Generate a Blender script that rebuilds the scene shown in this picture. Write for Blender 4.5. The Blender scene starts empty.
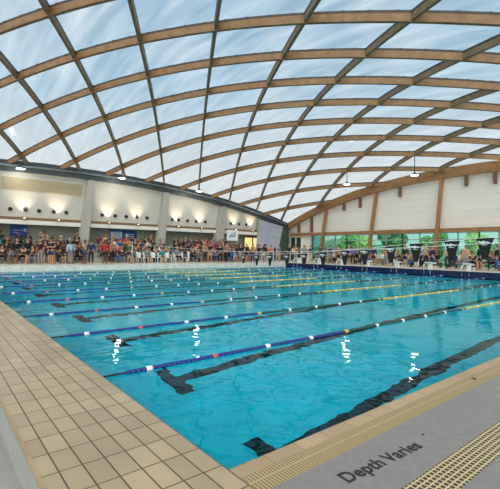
import bpy, bmesh, math, random
from mathutils import Vector, Matrix
scene = bpy.context.scene
random.seed(7)
rnd = random.Random(11)
PI = math.pi

# ------------------------------------------------------------------ camera, sky, exposure
CAM = Vector((-1.5806, -2.12858, 1.45592))
F, PITCH, ROLL, YAW = 396.77, 0.014, 0.0146, 0.8866
fwd = Vector((math.cos(YAW)*math.cos(PITCH), math.sin(YAW)*math.cos(PITCH), math.sin(PITCH)))
right = Vector((math.sin(YAW), -math.cos(YAW), 0))
up = right.cross(fwd)
cx = right*math.cos(ROLL) + up*math.sin(ROLL)
cy = -right*math.sin(ROLL) + up*math.cos(ROLL)
cd = bpy.data.cameras.new('camera'); cam = bpy.data.objects.new('camera', cd)
scene.collection.objects.link(cam)
M = Matrix((cx, cy, -fwd)).transposed().to_4x4(); M.translation = CAM
cam.matrix_world = M
cd.sensor_fit = 'HORIZONTAL'; cd.sensor_width = 36; cd.lens = F/500*36; cd.clip_end = 500
scene.camera = cam

world = bpy.data.worlds.new('sky'); scene.world = world; world.use_nodes = True
wn = world.node_tree.nodes; wl = world.node_tree.links; wn.clear()
SKY_STRENGTH = 1.0
o_ = wn.new('ShaderNodeOutputWorld'); bg = wn.new('ShaderNodeBackground'); tc = wn.new('ShaderNodeTexCoord')
sx = wn.new('ShaderNodeSeparateXYZ'); rp = wn.new('ShaderNodeValToRGB')
cl = wn.new('ShaderNodeTexNoise'); cr = wn.new('ShaderNodeValToRGB'); mx = wn.new('ShaderNodeMix'); mx.data_type = 'RGBA'
wl.new(tc.outputs['Generated'], sx.inputs[0]); wl.new(sx.outputs['Z'], rp.inputs[0])
E = rp.color_ramp.elements
E[0].position = 0.0; E[0].color = (1.0, 1.0, 0.98, 1)
E[1].position = 0.62; E[1].color = (0.26, 0.50, 0.72, 1)
e = E.new(0.17); e.color = (1.0, 0.99, 0.96, 1)
e = E.new(0.36); e.color = (0.46, 0.70, 0.86, 1)
cl.inputs['Scale'].default_value = 5; cl.inputs['Detail'].default_value = 5
wl.new(tc.outputs['Generated'], cl.inputs['Vector']); wl.new(cl.outputs['Fac'], cr.inputs[0])
cr.color_ramp.elements[0].position = 0.5; cr.color_ramp.elements[0].color = (0, 0, 0, 1)
cr.color_ramp.elements[1].position = 0.75; cr.color_ramp.elements[1].color = (0.45, 0.45, 0.45, 1)
wl.new(cr.outputs[0], mx.inputs['Factor']); wl.new(rp.outputs[0], mx.inputs['A']); mx.inputs['B'].default_value = (1, 1, 1, 1)
FILL_GLOW = 4.2                                   # glow added to the sky behind the photographer to brighten the interior
dt = wn.new('ShaderNodeVectorMath'); dt.operation = 'DOT_PRODUCT'
dt.inputs[1].default_value = Vector((-.55, -.55, .63)).normalized()
mxm = wn.new('ShaderNodeMath'); mxm.operation = 'MAXIMUM'; mxm.inputs[1].default_value = 0
pw = wn.new('ShaderNodeMath'); pw.operation = 'POWER'; pw.inputs[1].default_value = 3
gm = wn.new('ShaderNodeMix'); gm.data_type = 'RGBA'; gm.blend_type = 'ADD'; gm.inputs['Factor'].default_value = 1
gc = wn.new('ShaderNodeMix'); gc.data_type = 'RGBA'; gc.inputs['A'].default_value = (0, 0, 0, 1); gc.inputs['B'].default_value = (FILL_GLOW, FILL_GLOW*.91, FILL_GLOW*.76, 1); gc.clamp_factor = False
wl.new(tc.outputs['Generated'], dt.inputs[0]); wl.new(dt.outputs['Value'], mxm.inputs[0]); wl.new(mxm.outputs[0], pw.inputs[0]); wl.new(pw.outputs[0], gc.inputs['Factor'])
wl.new(mx.outputs['Result'], gm.inputs['A']); wl.new(gc.outputs['Result'], gm.inputs['B'])
wl.new(gm.outputs['Result'], bg.inputs[0]); bg.inputs[1].default_value = SKY_STRENGTH; wl.new(bg.outputs[0], o_.inputs[0])
scene.view_settings.view_transform = 'Standard'; scene.view_settings.look = 'None'
scene.view_settings.gamma = 1; scene.view_settings.use_curve_mapping = False
scene.view_settings.exposure = -0.15
try:
    scene.cycles.use_denoising = True
    scene.cycles.max_bounces = 14; scene.cycles.transparent_max_bounces = 16; scene.cycles.diffuse_bounces = 4
    scene.cycles.transmission_bounces = 8; scene.cycles.sample_clamp_indirect = 4.0
    scene.cycles.caustics_refractive = True; scene.cycles.caustics_reflective = False
except Exception: pass

# ------------------------------------------------------------------ helpers
def lin(r, g, b):
    f = lambda c: c/12.92 if c <= .04045 else ((c+.055)/1.055)**2.4
    return (f(r/255), f(g/255), f(b/255), 1)
def mat(name, col, rough=.6, metal=0, spec=.5, noise=0, nscale=8, bump=0):
    m = bpy.data.materials.new(name); m.use_nodes = True
    nt = m.node_tree; b = nt.nodes['Principled BSDF']
    b.inputs['Base Color'].default_value = col; b.inputs['Roughness'].default_value = rough
    b.inputs['Metallic'].default_value = metal; b.inputs['Specular IOR Level'].default_value = spec
    if noise or bump:
        t = nt.nodes.new('ShaderNodeTexCoord'); n = nt.nodes.new('ShaderNodeTexNoise')
        n.inputs['Scale'].default_value = nscale; n.inputs['Detail'].default_value = 4
        nt.links.new(t.outputs['Object'], n.inputs['Vector'])
        if noise:
            r = nt.nodes.new('ShaderNodeValToRGB'); k = noise
            r.color_ramp.elements[0].position = .3; r.color_ramp.elements[1].position = .7
            r.color_ramp.elements[0].color = (col[0]*(1-k), col[1]*(1-k), col[2]*(1-k), 1)
            r.color_ramp.elements[1].color = (min(1, col[0]*(1+k)), min(1, col[1]*(1+k)), min(1, col[2]*(1+k)), 1)
            nt.links.new(n.outputs['Fac'], r.inputs[0]); nt.links.new(r.outputs[0], b.inputs['Base Color'])
        if bump:
            bp = nt.nodes.new('ShaderNodeBump'); bp.inputs['Strength'].default_value = bump; bp.inputs['Distance'].default_value = .02
            nt.links.new(n.outputs['Fac'], bp.inputs['Height']); nt.links.new(bp.outputs[0], b.inputs['Normal'])
    return m
def emit(name, col, s):
    m = bpy.data.materials.new(name); m.use_nodes = True; nt = m.node_tree; nt.nodes.clear()
    o = nt.nodes.new('ShaderNodeOutputMaterial'); e = nt.nodes.new('ShaderNodeEmission')
    e.inputs[0].default_value = col; e.inputs[1].default_value = s; nt.links.new(e.outputs[0], o.inputs[0]); return m
def tile_mat(name, col, mortar, w, h, msize=.006, rough=.4, rot=0, var=.12, offset=0.0, loc=(0, 0, 0), vertical=None):
    m = mat(name, col, rough); nt = m.node_tree; b = nt.nodes['Principled BSDF']
    t = nt.nodes.new('ShaderNodeTexCoord'); mp = nt.nodes.new('ShaderNodeMapping')
    mp.inputs['Location'].default_value = loc
    br = nt.nodes.new('ShaderNodeTexBrick'); br.offset = offset; br.inputs['Scale'].default_value = 1
    br.inputs['Brick Width'].default_value = w; br.inputs['Row Height'].default_value = h
    br.inputs['Mortar Size'].default_value = msize; br.inputs['Mortar Smooth'].default_value = .1
    c = col
    br.inputs['Color1'].default_value = (c[0]*(1-var), c[1]*(1-var), c[2]*(1-var), 1)
    br.inputs['Color2'].default_value = (min(1, c[0]*(1+var)), min(1, c[1]*(1+var)), min(1, c[2]*(1+var)), 1)
    br.inputs['Mortar'].default_value = mortar
    if vertical:
        s = nt.nodes.new('ShaderNodeSeparateXYZ'); k = nt.nodes.new('ShaderNodeCombineXYZ')
        nt.links.new(t.outputs['Object'], s.inputs[0])
        nt.links.new(s.outputs[vertical], k.inputs[0]); nt.links.new(s.outputs['Z'], k.inputs[1])
        nt.links.new(k.outputs[0], mp.inputs['Vector'])
    else:
        nt.links.new(t.outputs['Object'], mp.inputs['Vector'])
    n = nt.nodes.new('ShaderNodeTexNoise'); n.inputs['Scale'].default_value = 2.2; n.inputs['Detail'].default_value = 6
    nt.links.new(t.outputs['Object'], n.inputs['Vector'])
    r = nt.nodes.new('ShaderNodeValToRGB'); r.color_ramp.elements[0].position = .3; r.color_ramp.elements[1].position = .7
    r.color_ramp.elements[0].color = (.86, .85, .83, 1); r.color_ramp.elements[1].color = (1.03, 1.03, 1.03, 1)
    mu = nt.nodes.new('ShaderNodeMix'); mu.data_type = 'RGBA'; mu.blend_type = 'MULTIPLY'; mu.inputs['Factor'].default_value = 1
    nt.links.new(n.outputs['Fac'], r.inputs[0])
    nt.links.new(mp.outputs[0], br.inputs['Vector']); nt.links.new(br.outputs['Color'], mu.inputs['A']); nt.links.new(r.outputs[0], mu.inputs['B'])
    nt.links.new(mu.outputs['Result'], b.inputs['Base Color'])
    bp = nt.nodes.new('ShaderNodeBump'); bp.inputs['Strength'].default_value = .4; bp.inputs['Distance'].default_value = .004; bp.invert = True
    nt.links.new(br.outputs['Fac'], bp.inputs['Height']); nt.links.new(bp.outputs[0], b.inputs['Normal'])
    return m

def bm_box(bm, lo, hi, rot=None, mi=0):
    x0, y0, z0 = lo; x1, y1, z1 = hi
    v = [bm.verts.new(p) for p in ((x0,y0,z0),(x1,y0,z0),(x1,y1,z0),(x0,y1,z0),(x0,y0,z1),(x1,y0,z1),(x1,y1,z1),(x0,y1,z1))]
    for f in ((3,2,1,0),(4,5,6,7),(0,1,5,4),(1,2,6,5),(2,3,7,6),(3,0,4,7)):
        q = bm.faces.new([v[k] for k in f]); q.material_index = mi
    if rot is not None:
        for w in v: w.co = rot @ w.co
    return v
def bm_tube(bm, pts, r, n=8, cap=True, smooth=True):
    pts = [Vector(p) for p in pts]; rr = r if isinstance(r, (list, tuple)) else [r]*len(pts)
    rings = []
    for i, p in enumerate(pts):
        a = pts[max(0, i-1)]; b = pts[min(len(pts)-1, i+1)]; d = (b-a).normalized()
        u = d.cross(Vector((0, 0, 1)))
        if u.length < 1e-3: u = d.cross(Vector((1, 0, 0)))
        u.normalize(); w = u.cross(d)
        rings.append([bm.verts.new(p + (u*math.cos(2*PI*k/n) + w*math.sin(2*PI*k/n))*rr[i]) for k in range(n)])
    for a, b in zip(rings[:-1], rings[1:]):
        for k in range(n):
            f = bm.faces.new((a[k], a[(k+1) % n], b[(k+1) % n], b[k])); f.smooth = smooth
    if cap: bm.faces.new(rings[0][::-1]); bm.faces.new(rings[-1])
def bm_lathe(bm, prof, n=16, axis='Z', center=(0, 0, 0), smooth=True, cap=True):
    c = Vector(center); rings = []
    for (r, h) in prof:
        ring = []
        for k in range(n):
            a = 2*PI*k/n
            p = Vector((r*math.cos(a), r*math.sin(a), h))
            if axis == 'X': p = Vector((h, r*math.cos(a), r*math.sin(a)))
            ring.append(bm.verts.new(c+p))
        rings.append(ring)
    for a, b in zip(rings[:-1], rings[1:]):
        for k in range(n):
            f = bm.faces.new((a[k], a[(k+1) % n], b[(k+1) % n], b[k])); f.smooth = smooth
    if cap:
        bm.faces.new(rings[0][::-1]); bm.faces.new(rings[-1])
def link(name, bm, m, parent=None, recalc=True):
    if recalc: bmesh.ops.recalc_face_normals(bm, faces=bm.faces)
    me = bpy.data.meshes.new(name); bm.to_mesh(me); bm.free()
    for x in (m if isinstance(m, (list, tuple)) else [m]): me.materials.append(x)
    o = bpy.data.objects.new(name, me); scene.collection.objects.link(o)
    if parent is not None: o.parent = parent
    return o
def struct(name, bm, m, label=None, parent=None):
    o = link(name, bm, m, parent)
    if parent is None:
        o['kind'] = 'structure'
        if label: o['label'] = label
    return o
def thing(name, label, cat, loc=(0, 0, 0), rz=0, group=None):
    o = bpy.data.objects.new(name, None); scene.collection.objects.link(o)
    o.location = loc; o.rotation_euler = (0, 0, rz); o['label'] = label; o['category'] = cat
    if group: o['group'] = group
    return o
def tag(o, label, cat, group=None):
    o['label'] = label; o['category'] = cat
    if group: o['group'] = group
    return o
def dup(root, loc, rz=0, label=None, group=None):
    r = root.copy(); scene.collection.objects.link(r); r.location = loc; r.rotation_euler = (0, 0, rz)
    if label: r['label'] = label
    if group: r['group'] = group
    for ch in list(root.children):
        c = ch.copy(); scene.collection.objects.link(c); c.parent = r
        for g in list(ch.children):
            d = g.copy(); scene.collection.objects.link(d); d.parent = c
    return r
ORD = ['first','second','third','fourth','fifth','sixth','seventh','eighth','ninth','tenth','eleventh','twelfth','thirteenth','fourteenth','fifteenth']
def box(name, lo, hi, m, parent=None):
    bm = bmesh.new(); bm_box(bm, lo, hi); return link(name, bm, m, parent)

# ------------------------------------------------------------------ the roof surface (a shallow timber shell resting on its corners)
Q = [10.7961, -1.0053, 0.1514, -1.2178, -0.127, -2.8605, -0.1253, -0.9667, -0.1485, -0.3609, 0.8104]
OX, OY = -1.7211, 15.4588
E1, E2 = (1.9171, -3.3316), (1.8395, 3.1501)
XE, YE, X0, Y0 = 32.7, 32.6, -10.0, -7.0
def shell0(x, y):
    x = (x-16)/16; y = (y-16)/16; q = Q
    return q[0]+q[1]*x+q[2]*y+q[3]*x*x+q[4]*x*y+q[5]*y*y+q[6]*x**3+q[7]*x*x*y+q[8]*x*y*y+q[9]*y**3+q[10]*x*x*y*y
def shell(x, y):
    xc = max(x, 0.0); yc = max(y, 2.0)
    z = shell0(xc, yc)
    if y < 2: z += (y-2)*min(.28, max(.05, (shell0(xc, 3)-shell0(xc, 2))))
    if x < 0: z += x*.1 - .006*x*x
    return z
def planpt(i, j): return OX+i*E1[0]+j*E2[0], OY+i*E1[1]+j*E2[1]

# ------------------------------------------------------------------ materials
WOOD = mat('glulam timber', lin(136, 102, 66), .55, noise=.2, nscale=3)
WOOD_B = mat('shaded olive timber', lin(124, 104, 74), .6, noise=.2, nscale=3)  # shade on beams seen from below put into the timber colour
WOOD_EDGE = mat('edge beam timber', lin(152, 110, 66), .5, noise=.18, nscale=2)
STEEL = mat('dark slate steel', lin(62, 72, 74), .4)
RAIL = mat('dark clamp rail', lin(58, 52, 50), .5)
WHITEWALL = mat('white wall panel', lin(200, 197, 186), .7, noise=.03, nscale=1.5)
CONC = mat('pale concrete', lin(172, 168, 160), .8, noise=.08, nscale=3)
CONC_BLUE = mat('bluish concrete', lin(162, 168, 180), .8, noise=.12, nscale=2)
RECESS = mat('grey green wall', lin(150, 155, 145), .8, noise=.06, nscale=1)
BEIGE = mat('beige louvre panel', lin(176, 164, 134), .7, noise=.05, nscale=2)
FASCIA = mat('white fascia', lin(232, 230, 222), .6)
LEDGE = mat('brown timber ledge', lin(126, 96, 62), .6, noise=.1)
DECK = mat('grey wet deck concrete', lin(132, 126, 122), .42, noise=.09, nscale=14, bump=.15)
FARDECK = mat('pale deck', lin(206, 200, 184), .5, noise=.06)
TILE = tile_mat('tan deck tiles', lin(176, 154, 120), lin(84, 66, 48), .147, .29, .0055, .33, loc=(.003, -.07, 0))
COPE = tile_mat('tan coping tiles', lin(178, 150, 114), lin(128, 108, 84), .30, .5, .004, .35)
TILEWHITE = tile_mat('white wall tile', lin(222, 222, 214), lin(206, 206, 200), .2, .1, .004, .3, vertical='X')
NAVY = tile_mat('navy tile', lin(10, 26, 74), lin(24, 44, 96), .2, .1, .004, .25, vertical='Y')
POOLT = tile_mat('pale blue pool tile', lin(165, 240, 255), lin(150, 225, 245), .25, .25, .004, .4, var=.03)
BLACKT = mat('black lane tile', lin(16, 18, 24), .5)
LOWER = mat('lower grey floor', lin(150, 148, 142), .6, noise=.1)
WHITE = mat('white plastic', lin(235, 236, 234), .4)
CHROME = mat('stainless steel', lin(205, 208, 210), .25, metal=.9)
BLACKM = mat('black fabric', lin(20, 20, 24), .7)
DARK = mat('dark nozzle', lin(30, 32, 34), .6)

# grates
def grate_mat(name, cell, bars, hole, w, h, ms):
    m = mat(name, bars, .5); nt = m.node_tree; b = nt.nodes['Principled BSDF']
    t = nt.nodes.new('ShaderNodeTexCoord'); br = nt.nodes.new('ShaderNodeTexBrick'); br.offset = 0
    br.inputs['Scale'].default_value = 1; br.inputs['Brick Width'].default_value = w; br.inputs['Row Height'].default_value = h
    br.inputs['Mortar Size'].default_value = ms; br.inputs['Mortar Smooth'].default_value = .05
    br.inputs['Color1'].default_value = hole; br.inputs['Color2'].default_value = hole; br.inputs['Mortar'].default_value = bars
    nt.links.new(t.outputs['Object'], br.inputs['Vector']); nt.links.new(br.outputs['Color'], b.inputs['Base Color'])
    bp = nt.nodes.new('ShaderNodeBump'); bp.inputs['Strength'].default_value = .8; bp.inputs['Distance'].default_value = .006
    nt.links.new(br.outputs['Fac'], bp.inputs['Height']); nt.links.new(bp.outputs[0], b.inputs['Normal'])
    return m
GRATE1 = grate_mat('gutter grate bars', 0, lin(184, 158, 112), lin(126, 104, 72), .026, .21, .007)
GRATE2 = grate_mat('deck drain grid', 0, lin(204, 182, 136), lin(66, 56, 42), .044, .038, .0062)

# water
WATER = bpy.data.materials.new('pool water'); WATER.use_nodes = True
nt = WATER.node_tree; nt.nodes.clear()
wo = nt.nodes.new('ShaderNodeOutputMaterial'); fr = nt.nodes.new('ShaderNodeFresnel'); fr.inputs['IOR'].default_value = 1.33
gl = nt.nodes.new('ShaderNodeBsdfGlossy'); gl.inputs['Roughness'].default_value = .02; gl.inputs['Color'].default_value = (.74, .86, .92, 1)
rf = nt.nodes.new('ShaderNodeBsdfRefraction'); rf.inputs['IOR'].default_value = 1.33; rf.inputs['Roughness'].default_value = 0
rf.inputs['Color'].default_value = (.005, .93, 1.0, 1)
ms = nt.nodes.new('ShaderNodeMixShader'); t = nt.nodes.new('ShaderNodeTexCoord')
n1 = nt.nodes.new('ShaderNodeTexNoise'); n1.inputs['Scale'].default_value = 1.9; n1.inputs['Detail'].default_value = 2; n1.inputs['Roughness'].default_value = .55
n2 = nt.nodes.new('ShaderNodeTexNoise'); n2.inputs['Scale'].default_value = .5; n2.inputs['Detail'].default_value = 2
ad = nt.nodes.new('ShaderNodeMath'); ad.operation = 'MULTIPLY_ADD'; ad.inputs[1].default_value = 1.6
bp = nt.nodes.new('ShaderNodeBump'); bp.inputs['Strength'].default_value = .5; bp.inputs['Distance'].default_value = .03
for n in (n1, n2): nt.links.new(t.outputs['Object'], n.inputs['Vector'])
nt.links.new(n2.outputs['Fac'], ad.inputs[0]); nt.links.new(n1.outputs['Fac'], ad.inputs[2]); nt.links.new(ad.outputs[0], bp.inputs['Height'])
for s in (fr, gl, rf): nt.links.new(bp.outputs[0], s.inputs['Normal'])
fm = nt.nodes.new('ShaderNodeMath'); fm.operation = 'MULTIPLY'; fm.inputs[1].default_value = .68
nt.links.new(fr.outputs[0], fm.inputs[0]); nt.links.new(fm.outputs[0], ms.inputs[0]); nt.links.new(rf.outputs[0], ms.inputs[1]); nt.links.new(gl.outputs[0], ms.inputs[2])
nt.links.new(ms.outputs[0], wo.inputs[0])

# translucent roof film
FILM = bpy.data.materials.new('translucent roof film'); FILM.use_nodes = True
nt = FILM.node_tree; nt.nodes.clear()
fo = nt.nodes.new('ShaderNodeOutputMaterial'); tr = nt.nodes.new('ShaderNodeBsdfTransparent'); tl = nt.nodes.new('ShaderNodeBsdfTranslucent')
tl.inputs[0].default_value = (.95, .97, 1, 1); tr.inputs[0].default_value = (.76, .82, .86, 1)
ms = nt.nodes.new('ShaderNodeMixShader'); t = nt.nodes.new('ShaderNodeTexCoord'); mp = nt.nodes.new('ShaderNodeMapping')
mp.inputs['Rotation'].default_value = (0, 0, .9); mp.inputs['Scale'].default_value = (2.2, .25, .6)
n = nt.nodes.new('ShaderNodeTexNoise'); n.inputs['Scale'].default_value = .8; n.inputs['Detail'].default_value = 2
r = nt.nodes.new('ShaderNodeValToRGB'); r.color_ramp.elements[0].position = .35; r.color_ramp.elements[1].position = .7
r.color_ramp.elements[0].color = (.06, .06, .06, 1); r.color_ramp.elements[1].color = (.30, .30, .30, 1)
nt.links.new(t.outputs['Object'], mp.inputs[0]); nt.links.new(mp.outputs[0], n.inputs['Vector']); nt.links.new(n.outputs['Fac'], r.inputs[0])
gl = nt.nodes.new('ShaderNodeBsdfGlossy'); gl.inputs['Roughness'].default_value = .12; m2 = nt.nodes.new('ShaderNodeMixShader'); m2.inputs[0].default_value = .04
nt.links.new(r.outputs[0], ms.inputs[0]); nt.links.new(tr.outputs[0], ms.inputs[1]); nt.links.new(tl.outputs[0], ms.inputs[2])
nt.links.new(ms.outputs[0], m2.inputs[1]); nt.links.new(gl.outputs[0], m2.inputs[2]); nt.links.new(m2.outputs[0], fo.inputs[0])

def glass_mat(name, tint):
    m = bpy.data.materials.new(name); m.use_nodes = True; nt = m.node_tree; nt.nodes.clear()
    o = nt.nodes.new('ShaderNodeOutputMaterial'); a = nt.nodes.new('ShaderNodeBsdfTransparent'); g = nt.nodes.new('ShaderNodeBsdfGlossy')
    g.inputs['Roughness'].default_value = .03; a.inputs[0].default_value = tint
    f = nt.nodes.new('ShaderNodeFresnel'); f.inputs[0].default_value = 1.5; s = nt.nodes.new('ShaderNodeMixShader')
    nt.links.new(f.outputs[0], s.inputs[0]); nt.links.new(a.outputs[0], s.inputs[1]); nt.links.new(g.outputs[0], s.inputs[2]); nt.links.new(s.outputs[0], o.inputs[0]); return m
GLASS = glass_mat('green tinted glass', (.62, .90, .85, 1))

# ------------------------------------------------------------------ setting: pool, decks
WZ = -.05; PD = -2.05
bm = bmesh.new()                                           # near deck in grey concrete, with slots left for coping and drain
for (a, b) in ((-.82, -.33), (Y0, -1.05)):
    bm_box(bm, (X0, a, -.4), (40, b, 0))
struct('floor', bm, DECK, 'grey concrete pool deck in the lower right')
bm = bmesh.new(); bm_box(bm, (X0, -.6, -.5), (-1.0, YE, -.32)); struct('floor_lower', bm, LOWER, 'lower grey floor left of the tiled bulkhead')
bm = bmesh.new(); bm_box(bm, (-1.0, -.33, -2.2), (0, 25, 0)); GREYW = mat('grey rendered wall', lin(158, 160, 158), .7, noise=.08)
bk = struct('trim_bulkhead', bm, [TILE, GREYW], 'tan tiled bulkhead walkway across the near pool end')
for p in bk.data.polygons:
    if abs(p.normal.z) < .5: p.material_index = 1
bm = bmesh.new(); bm_box(bm, (-1.012, -.33, -.03), (-.99, 25, .004)); struct('trim_bulkhead_edge', bm, COPE, 'pale rim along the outer bulkhead edge')
bm = bmesh.new(); bm_box(bm, (0, -.13, -2.2), (25.0, 0, 0)); struct('trim_coping', bm, COPE, 'smooth tan coping along the near pool edge')
bm = bmesh.new(); bm_box(bm, (0, -.33, -.4), (34, -.13, -.002)); tag(link('gutter_grate', bm, GRATE1), 'long tan slotted gutter grate right beside the pool edge', 'grate')
bm = bmesh.new(); bm_box(bm, (X0, -1.05, -.4), (40, -.82, -.003)); tag(link('drain_grate', bm, GRATE2), 'tan gridded drain grate crossing the grey deck at lower right', 'grate')
bm = bmesh.new(); bm_box(bm, (0, 0, PD-.1), (25, 25, PD)); struct('floor_pool', bm, POOLT, 'pale blue pool floor')
bm = bmesh.new(); bm_box(bm, (-1, 25, -2.2), (25.2, 28.4, .3)); fd = struct('floor_far', bm, [FARDECK, TILEWHITE], 'pale raised deck in front of the spectators')
bm = bmesh.new(); bm_box(bm, (-12, 28.4, -.6), (34, 34.2, .3)); struct('floor_stand', bm, FARDECK, 'pale deck under the spectator benches')
bm = bmesh.new(); bm_box(bm, (25, Y0, -2.2), (34, 25, .3)); ed = struct('floor_end', bm, [FARDECK, NAVY], 'raised end deck with a navy tiled face')
bm = bmesh.new(); bm_box(bm, (25.2, 25, -2.2), (34, 28.4, .3)); struct('floor_corner', bm, FARDECK, 'pale deck in the far corner')
for o, ax in ((fd, 1), (ed, 0)):
    for p in o.data.polygons:
        if abs(p.normal.z) < .5: p.material_index = 1
# near pool wall below the coping belongs to the coping box; lane markings on the floor
for k in range(10):
    y = 1.25+2.5*k; bm = bmesh.new()
    bm_box(bm, (1.75, y-.13, PD), (23.2, y+.13, PD+.006)); bm_box(bm, (1.5, y-.5, PD), (1.75, y+.5, PD+.006)); bm_box(bm, (23.2, y-.5, PD), (23.45, y+.5, PD+.006))
    o = link('lane_marking', bm, BLACKT); tag(o, f'black T-ended lane line on the pool floor, {ORD[k]} lane from the near deck', 'lane marking', 'black lane lines on the pool floor')
bm = bmesh.new()
v = [bm.verts.new(p) for p in ((0, 0, WZ), (25, 0, WZ), (25, 25, WZ), (0, 25, WZ))]; bm.faces.new(v)
w = link('pool_water', bm, WATER, recalc=False); w['kind'] = 'stuff'; w['label'] = 'rippled turquoise water filling the swimming pool'; w['category'] = 'water'

# ------------------------------------------------------------------ setting: walls
def eave_far(x): return shell(x, YE)-.35
def eave_end(y): return shell(XE, y)-.35
def wall_strip(fn, ax, a, b, z0, off, depth, n=44):
    bm = bmesh.new(); prev = None
    for k in range(n+1):
        t_ = a+(b-a)*k/n; z = fn(t_)
        P = lambda d, zz: (t_, off+d, zz) if ax == 'X' else (off+d, t_, zz)
        r_ = [bm.verts.new(P(0, z0)), bm.verts.new(P(depth, z0)), bm.verts.new(P(depth, z)), bm.verts.new(P(0, z))]
        if prev:
            for q in range(4): bm.faces.new((prev[q], prev[(q+1) % 4], r_[(q+1) % 4], r_[q]))
        else: bm.faces.new(r_)
        prev = r_
    bm.faces.new(prev[::-1]); return bm
struct('wall_far', wall_strip(eave_far, 'X', X0, XE, 3.6, YE, .15), WHITEWALL, 'white upper wall washed by uplights above the spectators')
bm = bmesh.new(); bm_box(bm, (X0, 34.0, .3), (XE+1.3, 34.2, 3.6)); struct('wall_far_recess', bm, RECESS, 'grey green recessed wall behind the top bench')
bm = bmesh.new(); bm_box(bm, (X0, 32.75, 3.2), (XE, 34.0, 3.3)); struct('trim_soffit', bm, RECESS, 'soffit over the recess behind the stand')
bm = bmesh.new(); bm_box(bm, (X0, 32.3, 3.18), (XE, 32.75, 3.5)); struct('trim_fascia', bm, FASCIA, 'white fascia band above the spectators')
bm = bmesh.new(); bm_box(bm, (X0, 32.35, 3.5), (XE, 32.6, 3.72)); struct('trim_ledge', bm, LEDGE, 'brown timber ledge on top of the fascia')
bm = bmesh.new(); bm_box(bm, (2.7, 32.55, 5.78), (8.45, 32.6, 6.72))
for z in [5.85+.09*k for k in range(10)]: bm_box(bm, (2.7, 32.53, z), (8.45, 32.56, z+.03))
struct('trim_louvre', bm, BEIGE, 'beige louvre band high on the leftmost wall bay')
SEAM = mat('white cladding', lin(232, 228, 218), .6); nt = SEAM.node_tree
b = nt.nodes['Principled BSDF']; t = nt.nodes.new('ShaderNodeTexCoord'); s = nt.nodes.new('ShaderNodeSeparateXYZ'); k = nt.nodes.new('ShaderNodeCombineXYZ')
br = nt.nodes.new('ShaderNodeTexBrick'); br.offset = .5; br.inputs['Scale'].default_value = 1; br.inputs['Brick Width'].default_value = 6.0; br.inputs['Row Height'].default_value = .62
br.inputs['Mortar Size'].default_value = .012; br.inputs['Color1'].default_value = lin(233, 228, 218); br.inputs['Color2'].default_value = lin(226, 222, 214); br.inputs['Mortar'].default_value = lin(206, 200, 192)
nt.links.new(t.outputs['Object'], s.inputs[0]); nt.links.new(s.outputs['Y'], k.inputs[0]); nt.links.new(s.outputs['Z'], k.inputs[1]); nt.links.new(k.outputs[0], br.inputs['Vector']); nt.links.new(br.outputs['Color'], b.inputs['Base Color'])
struct('wall_end', wall_strip(eave_end, 'Y', Y0, YE, 3.6, XE, .15), SEAM, 'white clad upper wall above the end glazing')
bm = bmesh.new(); bm_box(bm, (XE, 28.6, .3), (XE+.15, YE+1.4, 3.6)); struct('wall_end_corner', bm, SEAM, 'white wall beside the far corner')
# behind the photographer: unseen walls, kept low to let in more sky light
bm = bmesh.new(); bm_box(bm, (X0-.2, Y0, -.5), (X0, YE+1.6, 1.0)); struct('wall_back', bm, WHITEWALL)
bm = bmesh.new(); bm_box(bm, (X0, Y0-.2, -.5), (XE+1, Y0, .9)); struct('wall_near', bm, WHITEWALL)

# ------------------------------------------------------------------ setting: roof film
bm = bmesh.new(); NSUB = 4; cache = {}
def inside(x, y, m=0.0): return X0-m <= x <= XE+m and Y0-m <= y <= YE+m
def rv(a, b):
    key = (a, b)
    if key not in cache:
        x, y = planpt(a/NSUB, b/NSUB); x = min(max(x, X0), XE+.1); y = min(max(y, Y0), YE+.1)
        fi, fj = (a % NSUB)/NSUB, (b % NSUB)/NSUB
        z = shell(x, y)+.27+.22*(4*fi*(1-fi))*(4*fj*(1-fj))
        cache[key] = bm.verts.new((x, y, z))
    return cache[key]
for i in range(-14, 17):
    for j in range(-12, 22):
        for a in range(NSUB):
            for b_ in range(NSUB):
                A, B = i*NSUB+a, j*NSUB+b_
                cs = [planpt(A/NSUB, B/NSUB), planpt((A+1)/NSUB, B/NSUB), planpt((A+1)/NSUB, (B+1)/NSUB), planpt(A/NSUB, (B+1)/NSUB)]
                if any(inside(*c, .95) for c in cs):
                    try:
                        f = bm.faces.new((rv(A, B), rv(A+1, B), rv(A+1, B+1), rv(A, B+1))); f.smooth = True
                    except ValueError: pass
struct('ceiling', bm, FILM, 'translucent pale blue cushions between the timber roof beams')

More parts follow.
